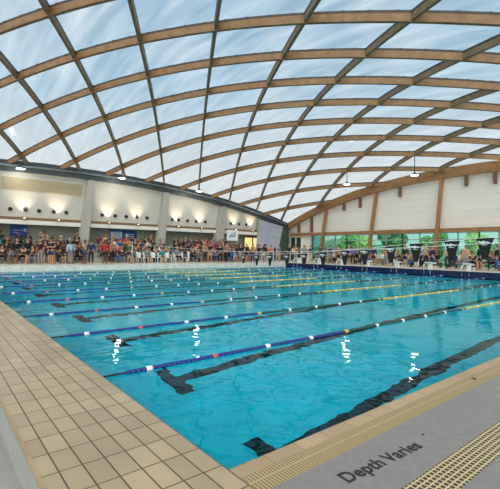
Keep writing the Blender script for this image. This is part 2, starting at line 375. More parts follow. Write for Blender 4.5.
# ------------------------------------------------------------------ roof beams, one object each
def line_pts(fixed, idx, n=90):
    out = []; lo, hi = -22.0, 26.0; prev_in = None
    for k in range(int((hi-lo)*40)+1):
        t_ = lo+k/40
        x, y = planpt(idx, t_) if fixed == 'i' else planpt(t_, idx)
        ok = X0+.1 <= x <= XE-.02 and Y0+.1 <= y <= YE-.02
        if ok and (k % 5 == 0 or not out): out.append((x, y, t_))
        last = (x, y, t_) if ok else None
        if not ok and prev_in and out[-1] != prev_in: out.append(prev_in)
        prev_in = last
    return out
def beam(fixed, idx, w, top, bot, label):
    pts = line_pts(fixed, idx)
    if len(pts) < 3: return
    root = thing('roof_beam', label, 'beam', (pts[0][0], pts[0][1], shell(pts[0][0], pts[0][1])), 0, 'diagonal timber roof beams')
    o0 = Vector(root.location); d = Vector((pts[-1][0]-pts[0][0], pts[-1][1]-pts[0][1], 0)).normalized(); s = Vector((-d.y, d.x, 0))
    def sweep(name, ww, zt, zb, m):
        bm = bmesh.new(); prev = None
        for (x, y, t_) in pts:
            c = Vector((x, y, shell(x, y)))-o0
            r_ = [bm.verts.new(c+s*ww/2+Vector((0, 0, zb))), bm.verts.new(c-s*ww/2+Vector((0, 0, zb))), bm.verts.new(c-s*ww/2+Vector((0, 0, zt))), bm.verts.new(c+s*ww/2+Vector((0, 0, zt)))]
            if prev:
                for q in range(4): bm.faces.new((prev[q], prev[(q+1) % 4], r_[(q+1) % 4], r_[q]))
            else: bm.faces.new(r_)
            prev = r_
        bm.faces.new(prev[::-1]); return link(name, bm, m, root)
    sweep('timber', w, top, bot, WOOD if fixed == 'j' else WOOD_B)
    rail = sweep('clamp_rail', w*1.14, top+.06, top-.025, RAIL)
    bm = bmesh.new()                                   # bracket row on the rail
    for (x, y, t_) in (pts if fixed == 'j' else []):
        f_ = (t_ % 1.0)
        if min(abs(f_-q) for q in (.125, .375, .625, .875)) < .01:
            c = Vector((x, y, shell(x, y)))-o0
            R = Matrix.Translation(c) @ Matrix.Rotation(math.atan2(d.y, d.x), 4, 'Z')
            bm_box(bm, (-.05, -w*.5-.02, top-.01), (.05, w*.5+.02, top+.07), R)
    if len(bm.verts): link('clamp_brackets', bm, RAIL, root)
    else: bm.free()
AJ = list(range(0, 12)); BI = list(range(-1, 12))
for q, j in enumerate(AJ): beam('j', j, .15, .17, -.17, f'timber roof beam of the flatter set, {ORD[len(AJ)-1-q]} from the far corner')
for q, i in enumerate(BI): beam('i', i, .14, .17, -.11, f'timber roof beam of the steeper set, {ORD[q]} from the left')

# edge beams
def edge(name, fn, ax, a, b, off, w, h, m, label):
    bm = bmesh.new(); prev = None; n = 60
    for k in range(n+1):
        t_ = a+(b-a)*k/n; z = fn(t_)
        z += .08
        P = lambda d, zz: (t_, off+d, zz) if ax == 'X' else (off+d, t_, zz)
        r_ = [bm.verts.new(P(-w/2, z-h/2)), bm.verts.new(P(w/2, z-h/2)), bm.verts.new(P(w/2, z+h/2)), bm.verts.new(P(-w/2, z+h/2))]
        if prev:
            for q in range(4): bm.faces.new((prev[q], prev[(q+1) % 4], r_[(q+1) % 4], r_[q]))
        else: bm.faces.new(r_)
        prev = r_
    bm.faces.new(prev[::-1]); root = tag(link(name, bm, m), label, 'beam')
    bm = bmesh.new(); prev = None                          # upstand closing the gap between the beam and the roof film
    for k in range(n+1):
        t_ = a+(b-a)*k/n; z = fn(t_)+.35
        P = lambda d, zz: (t_, off+d, zz) if ax == 'X' else (off+d, t_, zz)
        r_ = [bm.verts.new(P(w/2-.02, z-.2)), bm.verts.new(P(w/2+.04, z-.2)), bm.verts.new(P(w/2+.04, z+.33)), bm.verts.new(P(w/2-.02, z+.33))]
        if prev:
            for q in range(4): bm.faces.new((prev[q], prev[(q+1) % 4], r_[(q+1) % 4], r_[q]))
        else: bm.faces.new(r_)
        prev = r_
    bm.faces.new(prev[::-1]); link('upstand', bm, STEEL if ax == 'X' else WOOD, root)
    return root
far_edge = edge('edge_beam', eave_far, 'X', X0, XE+.1, 32.45, .4, .62, STEEL, 'dark slate edge beam sloping along the eave above the spectators')
bm = bmesh.new(); bm_tube(bm, [(x, 32.18, eave_far(x)+.2) for x in [X0+k*.9 for k in range(48)] if x < XE], .07, 8)
link('conduit', bm, mat('grey conduit', lin(112, 124, 128), .4), far_edge)
edge('edge_beam', eave_end, 'Y', Y0, YE+.1, 32.5, .34, .62, WOOD_EDGE, 'brown timber edge beam curving over the white end wall')

# ------------------------------------------------------------------ concrete columns on the spectator side
def column(xb, xt, w, label):
    root = thing('concrete_column', label, 'column', (xb, 32.2, .3), 0, 'concrete columns along the spectator side')
    zt = eave_far(xt)-.3; bm = bmesh.new()
    rings = []
    for (x, z, ww, yf) in ((xb, .3, w*.95, 31.75), (xb+(xt-xb)*.5, (zt+.3)/2, w, 31.95), (xt, zt, w*.8, 32.15)):
        o0 = root.location
        rings.append([bm.verts.new(Vector(p)-o0) for p in ((x-ww/2, yf, z), (x+ww/2, yf, z), (x+ww/2, 32.62, z), (x-ww/2, 32.62, z))])
    for a, b in zip(rings[:-1], rings[1:]):
        for q in range(4): bm.faces.new((a[q], a[(q+1) % 4], b[(q+1) % 4], b[q]))
    bm.faces.new(rings[0][::-1]); bm.faces.new(rings[-1])
    c = link('shaft', bm, CONC, root)
    bm = bmesh.new(); bm_tube(bm, [Vector((xt, 32.35, zt-.1))-root.location, Vector((xt+.05, 32.35, zt+.3))-root.location], .12, 10)
    link('bearing_pin', bm, STEEL, root)
cols = [(1.3, 2.05, .72), (8.3, 9.1, .68), (15.25, 16.1, .68), (21.75, 22.8, .9)]
cl_ = ['pale concrete column at the left edge of the stand', 'pale leaning concrete column left of the long blue banner', 'pale leaning concrete column right of the long blue banner', 'wide leaning concrete column behind the white sign']
for (a, b_, w_), l in zip(cols, cl_): column(a, b_, w_, l)
# corner buttress
bm = bmesh.new()
base = [(27.1, 32.22), (29.8, 31.5), (32.3, 32.0), (32.3, 32.25)]; topq = [(27.7, 32.22), (30.9, 31.65), (32.2, 32.05), (32.2, 32.25)]
zt = [4.95, 4.3, 3.98, 3.95]
a = [bm.verts.new((x, y, .3)) for x, y in base]; b = [bm.verts.new((x, y, z)) for (x, y), z in zip(topq, zt)]
for q in range(4): bm.faces.new((a[q], a[(q+1) % 4], b[(q+1) % 4], b[q]))
bm.faces.new(a[::-1]); bm.faces.new(b)
cb = tag(link('concrete_buttress', bm, CONC_BLUE), 'massive bluish concrete buttress in the far corner under the roof', 'buttress')

bm = bmesh.new(); v = [bm.verts.new(p) for p in ((29.85, 31.5, .3), (32.32, 32.0, .3), (32.22, 32.05, 3.95), (30.95, 31.65, 4.27))]  # thin slab that makes the buttress's right face dark green
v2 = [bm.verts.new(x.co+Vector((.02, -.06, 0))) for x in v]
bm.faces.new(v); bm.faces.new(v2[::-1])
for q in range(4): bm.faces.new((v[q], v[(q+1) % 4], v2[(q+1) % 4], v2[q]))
sp_ = link('right_face', bm, mat('dark green panel', lin(70, 88, 76), .6), cb); sp_['label'] = 'dark green right face'
# ------------------------------------------------------------------ wall nozzles and uplights
noz = [3.27, 4.3, 5.24, 6.3, 7.24, 10.15, 11.29, 12.29, 13.3, 14.3, 16.9, 17.6, 18.6, 19.6, 20.7, 24.0, 25.1, 26.1]
for k, x in enumerate(noz):
    bm = bmesh.new(); prof = [(.05, 0), (.13, 0), (.15, .03), (.15, .1), (.1, .1), (.07, .04)]
    bm_lathe(bm, prof, 14)
    for v in bm.verts: v.co = Vector((x, 32.6-v.co.z, 4.3+v.co.y)) + Vector((v.co.x, 0, 0))
    bay = 'left of first column' if x < 8 else 'between first and second columns' if x < 15 else 'between second and third columns' if x < 22 else 'right of third column'
    kk = [n_ for n_ in noz if (n_ < 8) == (x < 8) and (n_ < 15) == (x < 15) and (n_ < 22) == (x < 22)].index(x)
    tag(link('air_nozzle', bm, DARK), f'dark round wall nozzle {bay}, {ORD[kk]} from the left', 'nozzle', 'dark round nozzles on the white wall')
upl = [4.15, 6.57, 10.6, 13.24, 17.34, 19.98, 24.31, 26.71]
HOUSE = mat('bronze lamp housing', lin(92, 76, 56), .5)
LENS = emit('uplight lens', (1, .78, .5, 1), 12)
for k, x in enumerate(upl):
    root = thing('wall_uplight', f'small uplight on the ledge washing the white wall, {ORD[k]} from the left', 'lamp', (x, 32.06, 3.5), 0, 'uplights on the ledge')
    bm = bmesh.new(); bm_box(bm, (-.12, -.09, 0), (.12, .09, .12)); bm_box(bm, (-.03, .05, .04), (.03, .4, .09)); bm_box(bm, (-.05, .25, .0), (.05, .3, .26)); link('housing', bm, HOUSE, root)
    bm = bmesh.new(); bm_lathe(bm, [(.07, .12), (.075, .135), (.05, .14)], 12); link('lens', bm, LENS, root)
    ld = bpy.data.lights.new('uplight_lamp', 'SPOT'); ld.energy = 300; ld.color = (1, .80, .58); ld.spot_size = math.radians(80); ld.spot_blend = 1; ld.shadow_soft_size = .06
    lo = bpy.data.objects.new('uplight_lamp', ld); scene.collection.objects.link(lo); lo.parent = root; lo.location = (0, 0, .2)
    lo.rotation_euler = Vector((0, .18, 1)).to_track_quat('-Z', 'Y').to_euler()

# pendant lamps below roof nodes
BULB = emit('lamp glow', (1, .97, .9, 1), 9)
lampn = [(-1, 4, 'above the leftmost wall bay'), (1, 6, 'above the second wall bay'), (3, 8, 'above the third wall bay'), (7, 9, 'leftmost of those before the end wall'), (8, 8, 'above the timber post beside the end wall'), (9, 7, 'rightmost of those before the end wall')]
for (i, j, where) in lampn:
    x, y = planpt(i, j); z = shell(x, y)-.2; L = .75 if i < 5 else 1.1 if i != 8 else 1.5
    root = thing('pendant_lamp', f'pendant pool lamp hanging from the roof {where}', 'lamp', (x, y, z-L), 0, 'pendant lamps under the roof')
    bm = bmesh.new(); bm_tube(bm, [(0, 0, .18), (0, 0, L+.02)], .035, 8); link('stem', bm, STEEL, root)
    bm = bmesh.new(); bm_lathe(bm, [(.06, .25), (.1, .22), (.16, .12), (.36, .05), (.38, .0), (.34, .0), (.15, .09), (.05, .12)], 18); link('reflector', bm, STEEL, root)
    bm = bmesh.new(); bm_lathe(bm, [(.05, .045), (.28, .02), (.30, .0), (.2, -.03), (.05, -.045)], 16); link('diffuser', bm, BULB, root)
    ld = bpy.data.lights.new('pendant_light', 'POINT'); ld.energy = 60; ld.color = (1, .95, .85); ld.shadow_soft_size = .2
    lo = bpy.data.objects.new('pendant_light', ld); scene.collection.objects.link(lo); lo.parent = root; lo.location = (0, 0, -.3)

# ------------------------------------------------------------------ signs and openings on the far side
BLUE = mat('blue banner', lin(28, 84, 170), .6, noise=.25, nscale=2)
SIGNW = mat('white sign', lin(232, 236, 240), .5); NAVYP = mat('navy print', lin(36, 52, 120), .6); PALE = mat('pale print', lin(180, 215, 240), .6)
def banner(x0, x1, z0, z1, y, label, kind):
    root = thing('banner' if kind else 'sign', label, 'banner' if kind else 'sign', ((x0+x1)/2, y, z0))
    w = (x1-x0)/2; h = z1-z0
    bm = bmesh.new(); bm_box(bm, (-w, -.02, 0), (w, .02, h)); link('panel', bm, BLUE if kind else SIGNW, root)
    bm = bmesh.new()
    if kind == 1:
        bm_box(bm, (-w*.7, -.028, h*.55), (w*.5, -.021, h*.62)); bm_box(bm, (-w*.7, -.028, h*.35), (w*.1, -.021, h*.4)); bm_box(bm, (w*.55, -.028, h*.45), (w*.9, -.021, h*.75))
    elif kind == 2:
        bm_box(bm, (-w*.96, -.028, h*.1), (-w*.1, -.021, h*.82)); bm_box(bm, (w*.05, -.028, h*.55), (w*.8, -.021, h*.63)); bm_box(bm, (w*.05, -.028, h*.35), (w*.6, -.021, h*.42))
    else:
        bm_tube(bm, [(-.5*w, -.025, .35*h), (-.25*w, -.025, .5*h), (.1*w, -.025, .42*h), (.5*w, -.025, .5*h)], .06, 6)
        bm_lathe(bm, [(.05, -.01), (.11, 0), (.05, .01)], 12, center=(-.1*w, -.025, .75*h))
        bm_tube(bm, [(.15*w, -.025, .62*h), (.5*w, -.025, .75*h)], .05, 6)
    link('print', bm, NAVYP if kind == 0 else PALE, root)
banner(3.5, 4.7, 2.25, 3.14, 33.96, 'blue banner on the recessed wall in the leftmost bay', 1)
banner(11.35, 13.9, 2.2, 3.14, 33.96, 'long blue banner with pale lettering panel in the second bay', 2)
banner(22.85, 24.34, 2.42, 3.56, 31.7, 'white sign with a dark blue swimmer mark by the third column', 0)
ROOM = emit('lit room wall', (1, .72, .28, 1), 1.3)
bm = bmesh.new()
for (a, b_) in ((27.0, 28.15), (28.3, 29.0), (29.1, 29.75)): bm_box(bm, (a, 33.955, 1.45), (b_, 33.99, 2.9))
w1 = struct('window_1', bm, ROOM, 'window of a warm yellow lit room beside the corner buttress')
bm = bmesh.new()
for x in (26.95, 28.22, 29.05, 29.8): bm_box(bm, (x-.06, 33.9, 1.4), (x+.06, 33.99, 2.95))
bm_box(bm, (26.9, 33.9, 2.9), (29.86, 33.99, 3.0)); bm_box(bm, (26.9, 33.9, 1.36), (29.86, 33.99, 1.45))
struct('window_frame', bm, STEEL, parent=w1)

# ------------------------------------------------------------------ end wall: timber beam, raked posts, stubs, glazing
bm = bmesh.new(); bm_box(bm, (32.4, Y0, 3.22), (32.69, 31.9, 3.55)); tag(link('transom_beam', bm, WOOD_EDGE), 'long brown timber beam between the glazing and white end wall', 'beam')
posts = [(8.0, 7.3, 'rightmost'), (14.1, 13.8, 'second from the right'), (20.7, 20.15, 'third from the right'), (26.8, 26.4, 'leftmost of the tall ones')]
for (yb, yt, w_) in posts:
    bm = bmesh.new(); zt = min(eave_end(yt-.15), eave_end(yt+.15))-.29
    r0 = [(31.7, yb-.16, .3), (32.0, yb-.16, .3), (32.0, yb+.16, .3), (31.7, yb+.16, .3)]
    r1 = [(32.3, yt-.11, zt), (32.6, yt-.11, zt), (32.6, yt+.11, zt), (32.3, yt+.11, zt)]
    a = [bm.verts.new(p) for p in r0]; b = [bm.verts.new(p) for p in r1]
    for q in range(4): bm.faces.new((a[q], a[(q+1) % 4], b[(q+1) % 4], b[q]))
    bm.faces.new(a[::-1]); bm.faces.new(b)
    tag(link('timber_post', bm, WOOD_EDGE), f'leaning timber post before the end glazing, {w_}', 'post', 'leaning timber posts at the end wall')
DARKW = mat('dark stained timber', lin(118, 84, 58), .5, noise=.12)
for q, (y, z0) in enumerate([(28.6, 3.6), (30.6, 3.6)]):
    bm = bmesh.new(); bm_box(bm, (32.4, y-.12, z0), (32.69, y+.12, min(eave_end(y-.12), eave_end(y+.12))-.29)); tag(link('timber_post', bm, DARKW), ('short dark timber post in the white wall, nearer the tall posts', 'shortest dark timber post in the white wall, nearest the far corner')[q], 'post')
for q, (y, z0) in enumerate([(9.7, 6.88), (11.84, 6.95), (17.7, 6.6), (22.07, 5.95), (24.07, 5.75)]):
    bm = bmesh.new(); bm_box(bm, (32.4, y-.1, z0), (32.69, y+.1, min(eave_end(y-.1), eave_end(y+.1))-.29)); tag(link('timber_stub', bm, DARKW), f'short timber stub under the curved edge beam, {ORD[q]} from the right', 'stub', 'timber stubs under the end edge beam')
FRAME = mat('grey window frame', lin(150, 160, 158), .5)
wi = 2
gy = [Y0, -2, 3.0, 8.0, 10.83, 14.1, 17.4, 20.7, 23.7, 26.7]
for a, b_ in zip(gy[:-1], gy[1:]):
    bm = bmesh.new(); bm_box(bm, (32.55, a+.05, .3), (32.57, b_-.05, 3.22)); g = struct(f'window_{wi}', bm, GLASS, 'green tinted glazing bay in the end wall')
    bm = bmesh.new()
    for y in (a, (a+b_)/2, b_): bm_box(bm, (32.5, y-.04, .3), (32.62, y+.04, 3.22))
    for z in (.3, 1.75, 2.6, 3.16): bm_box(bm, (32.5, a, z-.03), (32.62, b_, z+.04))
    struct('window_frame', bm, FRAME, parent=g); wi += 1
TEAL = glass_mat('teal glass', (.35, .72, .66, 1))
bm = bmesh.new(); bm_box(bm, (32.55, 26.95, .3), (32.57, 28.5, 3.22)); g = struct(f'window_{wi}', bm, TEAL, 'teal glass bay left of the glazing'); wi += 1
bm = bmesh.new()
for y in (26.9, 28.6): bm_box(bm, (32.5, y-.06, .3), (32.62, y+.06, 3.22))
struct('window_frame', bm, FRAME, parent=g)
DGLASS = mat('dark green glass', lin(44, 66, 58), .15)
bm = bmesh.new(); bm_box(bm, (32.6, 30.25, .3), (32.68, 31.95, 3.05)); d1 = struct('door_1', bm, DGLASS, 'dark glazed double door in white frame at the far corner')
bm = bmesh.new()
for y in (30.2, 31.1, 32.0): bm_box(bm, (32.56, y-.07, .3), (32.7, y+.07, 3.15))
bm_box(bm, (32.56, 30.15, 3.02), (32.7, 32.05, 3.16)); bm_box(bm, (32.57, 30.2, 1.6), (32.7, 32, 1.66)); struct('door_frame', bm, FASCIA, parent=d1)

# ------------------------------------------------------------------ outside
GRASS = mat('grass', lin(96, 120, 64), .9, noise=.3, nscale=.5)
bm = bmesh.new()
bm_box(bm, (34.0, -60, -.6), (140, 120, .1)); struct('ground', bm, GRASS, 'grass outside the end glazing')
LEAFS = [mat('leaf '+n, c, .8, noise=.45, nscale=1.6) for n, c in (('deep', lin(78, 122, 84)), ('mid', lin(116, 158, 92)), ('pale', lin(170, 192, 118)))]
BARK = mat('bark', lin(90, 74, 58), .9)
def tree(x, y, h, kind, label):
    r_ = random.Random(int(x*31+y*7)); root = thing('tree', label, 'tree', (x, y, .1), 0, 'trees outside the end glazing')
    bm = bmesh.new(); bm_tube(bm, [(0, 0, 0), (.1, .05, h*.3), (.05, 0, h*.55)], [.22, .16, .08], 8); link('trunk', bm, BARK, root)
    bm = bmesh.new()
    for q in range(9):
        c = Vector((r_.uniform(-1, 1)*h*.25, r_.uniform(-1, 1)*h*.25, h*(.32+.6*r_.random()))); rad = h*r_.uniform(.13, .22)
        res = bmesh.ops.create_icosphere(bm, subdivisions=3, radius=rad, matrix=Matrix.Translation(c))
        for v in res['verts']: v.co += (v.co-c)*r_.uniform(-.22, .3)
    link('crown', bm, LEAFS[kind], root)
tk = ['deep green', 'mid green', 'pale green']
tp = [(44, -2, 6, 0), (47, 4, 5, 1), (42, 9, 4.2, 2), (50, 11, 7, 0), (43, 15, 3.6, 1), (48, 19, 5.5, 2), (42, 22, 3.5, 0), (50, 26, 6.5, 1), (44, 28, 4.5, 1), (52, 34, 7, 0), (43, 36, 5, 1), (56, 43, 8, 2)]
for q, (x, y, h, k) in enumerate(tp): tree(x+6, y, h*.72, k, f'{tk[k]} tree outside the end glazing, {ORD[q]} from the right')
bm = bmesh.new()
ring = []
for a in range(30):
    y = -50+a*6; ring.append((y, 3.2+1.6*math.sin(a*.7)+1.0*math.sin(a*1.9)))
pv = None
for (y, z) in ring:
    c = [bm.verts.new((80, y, 0)), bm.verts.new((95, y, z)), bm.verts.new((120, y, 0))]
    if pv: bm.faces.new((pv[0], c[0], c[1], pv[1])); bm.faces.new((pv[1], c[1], c[2], pv[2]))
    pv = c
struct('hills', bm, mat('far hill green', lin(118, 140, 110), .9, noise=.2, nscale=.1), 'low green hill far beyond the glazing')

# ------------------------------------------------------------------ lane ropes
RB = mat('blue rope discs', lin(8, 42, 122), .35); RG = mat('green rope discs', lin(10, 62, 58), .35); RY = mat('yellow rope discs', lin(190, 180, 80), .4)
RR = mat('red float', lin(190, 92, 92), .4)
def rope_seg(x0, x1):
    bm = bmesh.new(); prof = []; x = x0
    while x < x1-.001:
        e_ = min(.07, x1-x); prof += [(.02, x), (.034, x+e_*.12), (.034, x+e_*.8), (.02, x+e_*.98)]; x += .07
    bm_lathe(bm, prof, 9, axis='X'); return bm
rope = thing('lane_rope', '', 'lane rope', (0, 2.5, WZ+.005), 0, 'lane ropes across the pool')
bm = bmesh.new(); bm_tube(bm, [(0, 0, .01), (25, 0, .01)], .012, 6); link('cable', bm, BLACKM, rope)
for (a, b_, m_, nm) in ((.3, 4.46, RB, 'blue_discs'), (4.62, 9.62, RG, 'green_discs'), (9.72, 15.2, RY, 'yellow_discs'), (15.3, 20.4, RG, 'green_discs'), (20.54, 24.7, RB, 'blue_discs')):
    link(nm, rope_seg(a, b_), m_, rope)
bm = bmesh.new(); bm_lathe(bm, [(.02, -.05), (.04, -.036), (.04, .036), (.02, .05)], 10, axis='X'); fl = link('marker_float', bm, WHITE, rope)
fl.location = (.6, 0, 0)
for k in range(1, 25):
    f2 = fl.copy(); scene.collection.objects.link(f2); f2.location = (.6+k*.99, 0, 0)
    if k in (4, 9, 15, 20):
        f2.data = fl.data.copy(); f2.data.materials[0] = RY; f2['label'] = 'yellow marker float'
    if k == 1:
        f2.data = fl.data.copy(); f2.data.materials[0] = RR; f2['label'] = 'red marker float'
rl = lambda k: ('lane rope nearest the near deck', 'second lane rope from the near deck', 'third lane rope from the near deck', 'fourth lane rope from the near deck', 'middle lane rope, fifth from the near deck', 'fourth lane rope from the spectators', 'third lane rope from the spectators', 'second lane rope from the spectators', 'lane rope nearest the spectators')[k-1]
lab = lambda k: 'blue, green and yellow '+rl(k)
rope['label'] = lab(1)
for k in range(2, 10): dup(rope, (0, 2.5*k, WZ+.005), 0, lab(k))

# ------------------------------------------------------------------ starting blocks
blk = thing('starting_block', '', 'starting block', (25.45, 1.25, .3), 0, 'starting blocks on the end deck')
bm = bmesh.new(); R = Matrix.Translation((0, 0, .42)) @ Matrix.Rotation(math.radians(8), 4, 'Y')
bm_box(bm, (-.35, -.25, 0), (.35, .25, .05), R); link('platform', bm, WHITE, blk)
bm = bmesh.new(); bm_box(bm, (-.12, -.1, 0), (.15, .1, .42)); link('pedestal', bm, WHITE, blk)
bm = bmesh.new(); bm_box(bm, (.3, -.2, .18), (.55, .2, .22)); bm_box(bm, (.32, -.18, 0), (.36, -.14, .18)); bm_box(bm, (.32, .14, 0), (.36, .18, .18)); link('step', bm, WHITE, blk)
for s in (-1, 1):
    bm = bmesh.new(); bm_tube(bm, [(-.15, s*.22, .4), (-.44, s*.22, .34), (-.47, s*.22, .25), (-.47, s*.22, -.3)], .03, 8); link('grip_bar', bm, WHITE, blk)
for k in range(10):
    l = f'white starting block on the navy end deck, {ORD[k]} from the right' 
    if k == 0: blk['label'] = l
    else: dup(blk, (25.45, 1.25+2.5*k, .3), 0, l)

# ------------------------------------------------------------------ pennants, ropes, poles
PEN = BLACKM; LOGO = mat('white pennant print', lin(226, 228, 230), .6)
pp = [(25.2, 1.0), (23.4, 1.05), (21.75, 1.12), (19.8, 1.19), (18.0, 1.26), (16.2, 1.38), (14.33, 1.55), (12.78, 1.65), (10.96, 1.82), (9.39, 1.97), (7.4, 2.09), (5.8, 2.23)]
pen = thing('pennant', '', 'pennant', (20, pp[0][0], pp[0][1]), 0, 'black pennants across the pool end')
bm = bmesh.new()
ou = [(-.42, 0), (.42, 0), (.30, -.32), (.13, -1.02), (-.13, -1.02), (-.30, -.32)]
a = [bm.verts.new((-.012+.02*math.sin(y*5), y, z)) for y, z in ou]; b = [bm.verts.new((.012+.02*math.sin(y*5), y, z)) for y, z in ou]
bm.faces.new(a[::-1]); bm.faces.new(b)
for q in range(6): bm.faces.new((a[q], a[(q+1) % 6], b[(q+1) % 6], b[q]))
link('cloth', bm, PEN, pen)
bm = bmesh.new()
bm_box(bm, (-.05, -.26, -.2), (-.035, .05, -.14), Matrix.Rotation(.25, 4, 'X')); bm_box(bm, (-.05, -.05, -.28), (-.035, .24, -.2), Matrix.Rotation(.25, 4, 'X')); bm_box(bm, (-.05, -.12, -.34), (-.035, .14, -.31))
link('print', bm, LOGO, pen)
for k, (y, z) in enumerate(pp):
    l = f'black tapered pennant with white print, {ORD[len(pp)-1-k]} from the right along the end'
    sc = .72+.028*(25.2-y)*.6
    if k == 0: pen['label'] = l; pen.scale = (1, .8, .85)
    else:
        q = dup(pen, (20, y, z), 0, l); f_ = k/11; q.scale = (1, .8+.22*f_, .85+.22*f_)
bm = bmesh.new(); bm_tube(bm, [(20, 26.6, .98)]+[(20, y, z+.01) for y, z in pp]+[(20, 3, 2.36), (20, -.6, 2.5)], .014, 6)
tag(link('pennant_line', bm, WHITE), 'white line carrying the black pennants across the pool', 'line')
def pole(x, y, z0, h, label):
    root = thing('pole', label, 'pole', (x, y, z0)); bm = bmesh.new(); bm_tube(bm, [(0, 0, 0), (0, 0, h)], .03, 10); link('shaft', bm, CHROME, root)
    bm = bmesh.new(); bm_lathe(bm, [(.1, 0), (.1, .02), (.045, .05)], 12); link('base', bm, CHROME, root)
    bm = bmesh.new(); bm_lathe(bm, [(.035, h), (.05, h+.02), (.02, h+.06)], 10); link('cap', bm, CHROME, root)
pole(20, 26.6, .3, .75, 'short steel pole holding the pennant line beside the spectators')
pole(10, 25.6, .3, 1.62, 'tall steel pole with the sagging white rope before the spectators')
bm = bmesh.new(); bm_tube(bm, [(10, 25.6-k*1.4, 1.88-.5*math.sin(PI*k/18.7*1.0)) for k in range(19)]+[(10, -.6, 1.9)], .008, 6)
tag(link('false_start_rope', bm, WHITE), 'thin white rope sagging across the pool from the tall steel pole', 'rope')

# ------------------------------------------------------------------ lettering on the deck
INK = mat('dark deck paint', lin(38, 36, 38), .7)
tx = thing('deck_lettering', 'dark painted words Depth Varies on the grey deck', 'lettering', (.50, -.585, .0015), math.radians(-4))
TS = .1415; xoff = 0
for word in ('Depth', 'Varies'):
    fc = bpy.data.curves.new('word', 'FONT'); fc.body = word; fc.size = TS*1.06; fc.extrude = .0012; fc.offset = .0032; fc.space_character = 1.06
    fo_ = bpy.data.objects.new('tmp_text', fc); scene.collection.objects.link(fo_)
    bpy.context.view_layer.update(); dg = bpy.context.evaluated_depsgraph_get()
    me = bpy.data.meshes.new_from_object(fo_.evaluated_get(dg)); bpy.data.objects.remove(fo_)
    me.materials.clear(); me.materials.append(INK)
    wd = bpy.data.objects.new('word', me); scene.collection.objects.link(wd); wd.parent = tx; wd.location = (xoff, 0, 0)
    xoff += max(v.co.x for v in me.vertices)+.045
TEXTW = xoff
for k, (x, y, r_, nm, l) in enumerate(((1.53, -.54, .012, 'deck_stud', 'small dark stud just right of the deck lettering'), (.41, -.655, .014, 'deck_stud', 'small dark stud just left of the deck lettering'), (3.38, -.2, .028, 'deck_stud', 'dark oval fitting in the tan pool edge far right'))):
    bm = bmesh.new(); bm_lathe(bm, [(r_, 0), (r_*.9, .003), (r_*.3, .004)], 14, center=(x, y, 0)); tag(link(nm, bm, INK), l, 'stud')

# ------------------------------------------------------------------ benches and plastic chairs
BENCH = mat('bench boards', lin(196, 196, 190), .6)
rows = [(28.85, .72), (29.62, 1.06), (30.39, 1.40), (31.16, 1.74)]
for q, (y, z) in enumerate(((29.22, .64), (29.98, .98), (30.75, 1.32))):
    bm = bmesh.new(); bm_box(bm, (-2.0, y, .3), (24.2, y+.79 if q < 2 else 31.7, z)); struct('floor_terrace', bm, CONC, 'concrete terrace step of the spectator stand')
for (a, b_, where) in ((-2.0, 8.0, 'in the leftmost bay'), (8.9, 15.0, 'in the bay of the long blue banner'), (15.9, 24.2, 'in the bay left of the white sign')):
    h = (b_-a)/2
    for q, (y, z) in enumerate(rows):
        root = thing('bench', f'long pale spectator bench, {("front", "second", "third", "top")[q]} row {where}', 'bench', ((a+b_)/2, y, z-.42), 0, 'spectator benches')
        bm = bmesh.new(); bm_box(bm, (-h, -.2, .37), (h, .18, .42)); link('seat_board', bm, BENCH, root)
        for k in range(6):
            x = -h+.3+k*(2*h-.6)/5
            bm = bmesh.new(); bm_box(bm, (x-.04, -.1, .0), (x+.04, .1, .37)); link('leg', bm, STEEL, root)
ch = thing('plastic_chair', '', 'chair', (11.0, 27.9, .3), 0, 'white plastic chairs on the far deck')
bm = bmesh.new(); bm_box(bm, (-.24, -.24, .41), (.24, .22, .44)); link('seat', bm, WHITE, ch)
bm = bmesh.new(); bm_box(bm, (-.23, .2, .44), (.23, .23, .88), Matrix.Rotation(-.12, 4, 'X')); link('backrest', bm, WHITE, ch)
for sx_ in (-1, 1):
    for sy_ in (-1, 1):
        bm = bmesh.new(); bm_tube(bm, [(sx_*.26, sy_*.25, 0), (sx_*.21, sy_*.2, .42)], .022, 6); link('leg', bm, WHITE, ch)
    bm = bmesh.new(); bm_tube(bm, [(sx_*.24, .2, .66), (sx_*.26, -.2, .64), (sx_*.23, -.2, .43)], .02, 6); link('armrest', bm, WHITE, ch)
chx = [11.0, 11.62, 12.2, 12.85, 13.5, 14.1, 14.9, 15.5]
for k, x in enumerate(chx):
    l = f'white plastic chair before the crowd near the steel pole, {ORD[k]} from the left'
    if k == 0: ch['label'] = l
    else: dup(ch, (x, 27.9+.1*math.sin(k*3), .3), .1*math.sin(k*2), l)
# seats on the end deck
chb = []
def end_bench(y0, y1, x, z, where):
    root = thing('bench', f'low pale bench on the end deck {where}', 'bench', (x, (y0+y1)/2, .3), 0, 'benches on the end deck'); h = (y1-y0)/2
    bm = bmesh.new(); bm_box(bm, (-.2, -h, z-.05), (.2, h, z)); link('seat_board', bm, BENCH, root)
    for s in (-.9, -.3, .3, .9):
        bm = bmesh.new(); bm_box(bm, (-.15, s*h-.04, 0), (.15, s*h+.04, z-.05)); link('leg', bm, STEEL, root)
for q, (a, b_) in enumerate(((6, 11.6), (12.2, 17.8), (18.4, 24))):
    end_bench(a, b_, 28.2, .45, ('at the right', 'in the middle', 'at the left')[q]+', front row'); end_bench(a, b_, 29.6, .48, ('at the right', 'in the middle', 'at the left')[q]+', back row')

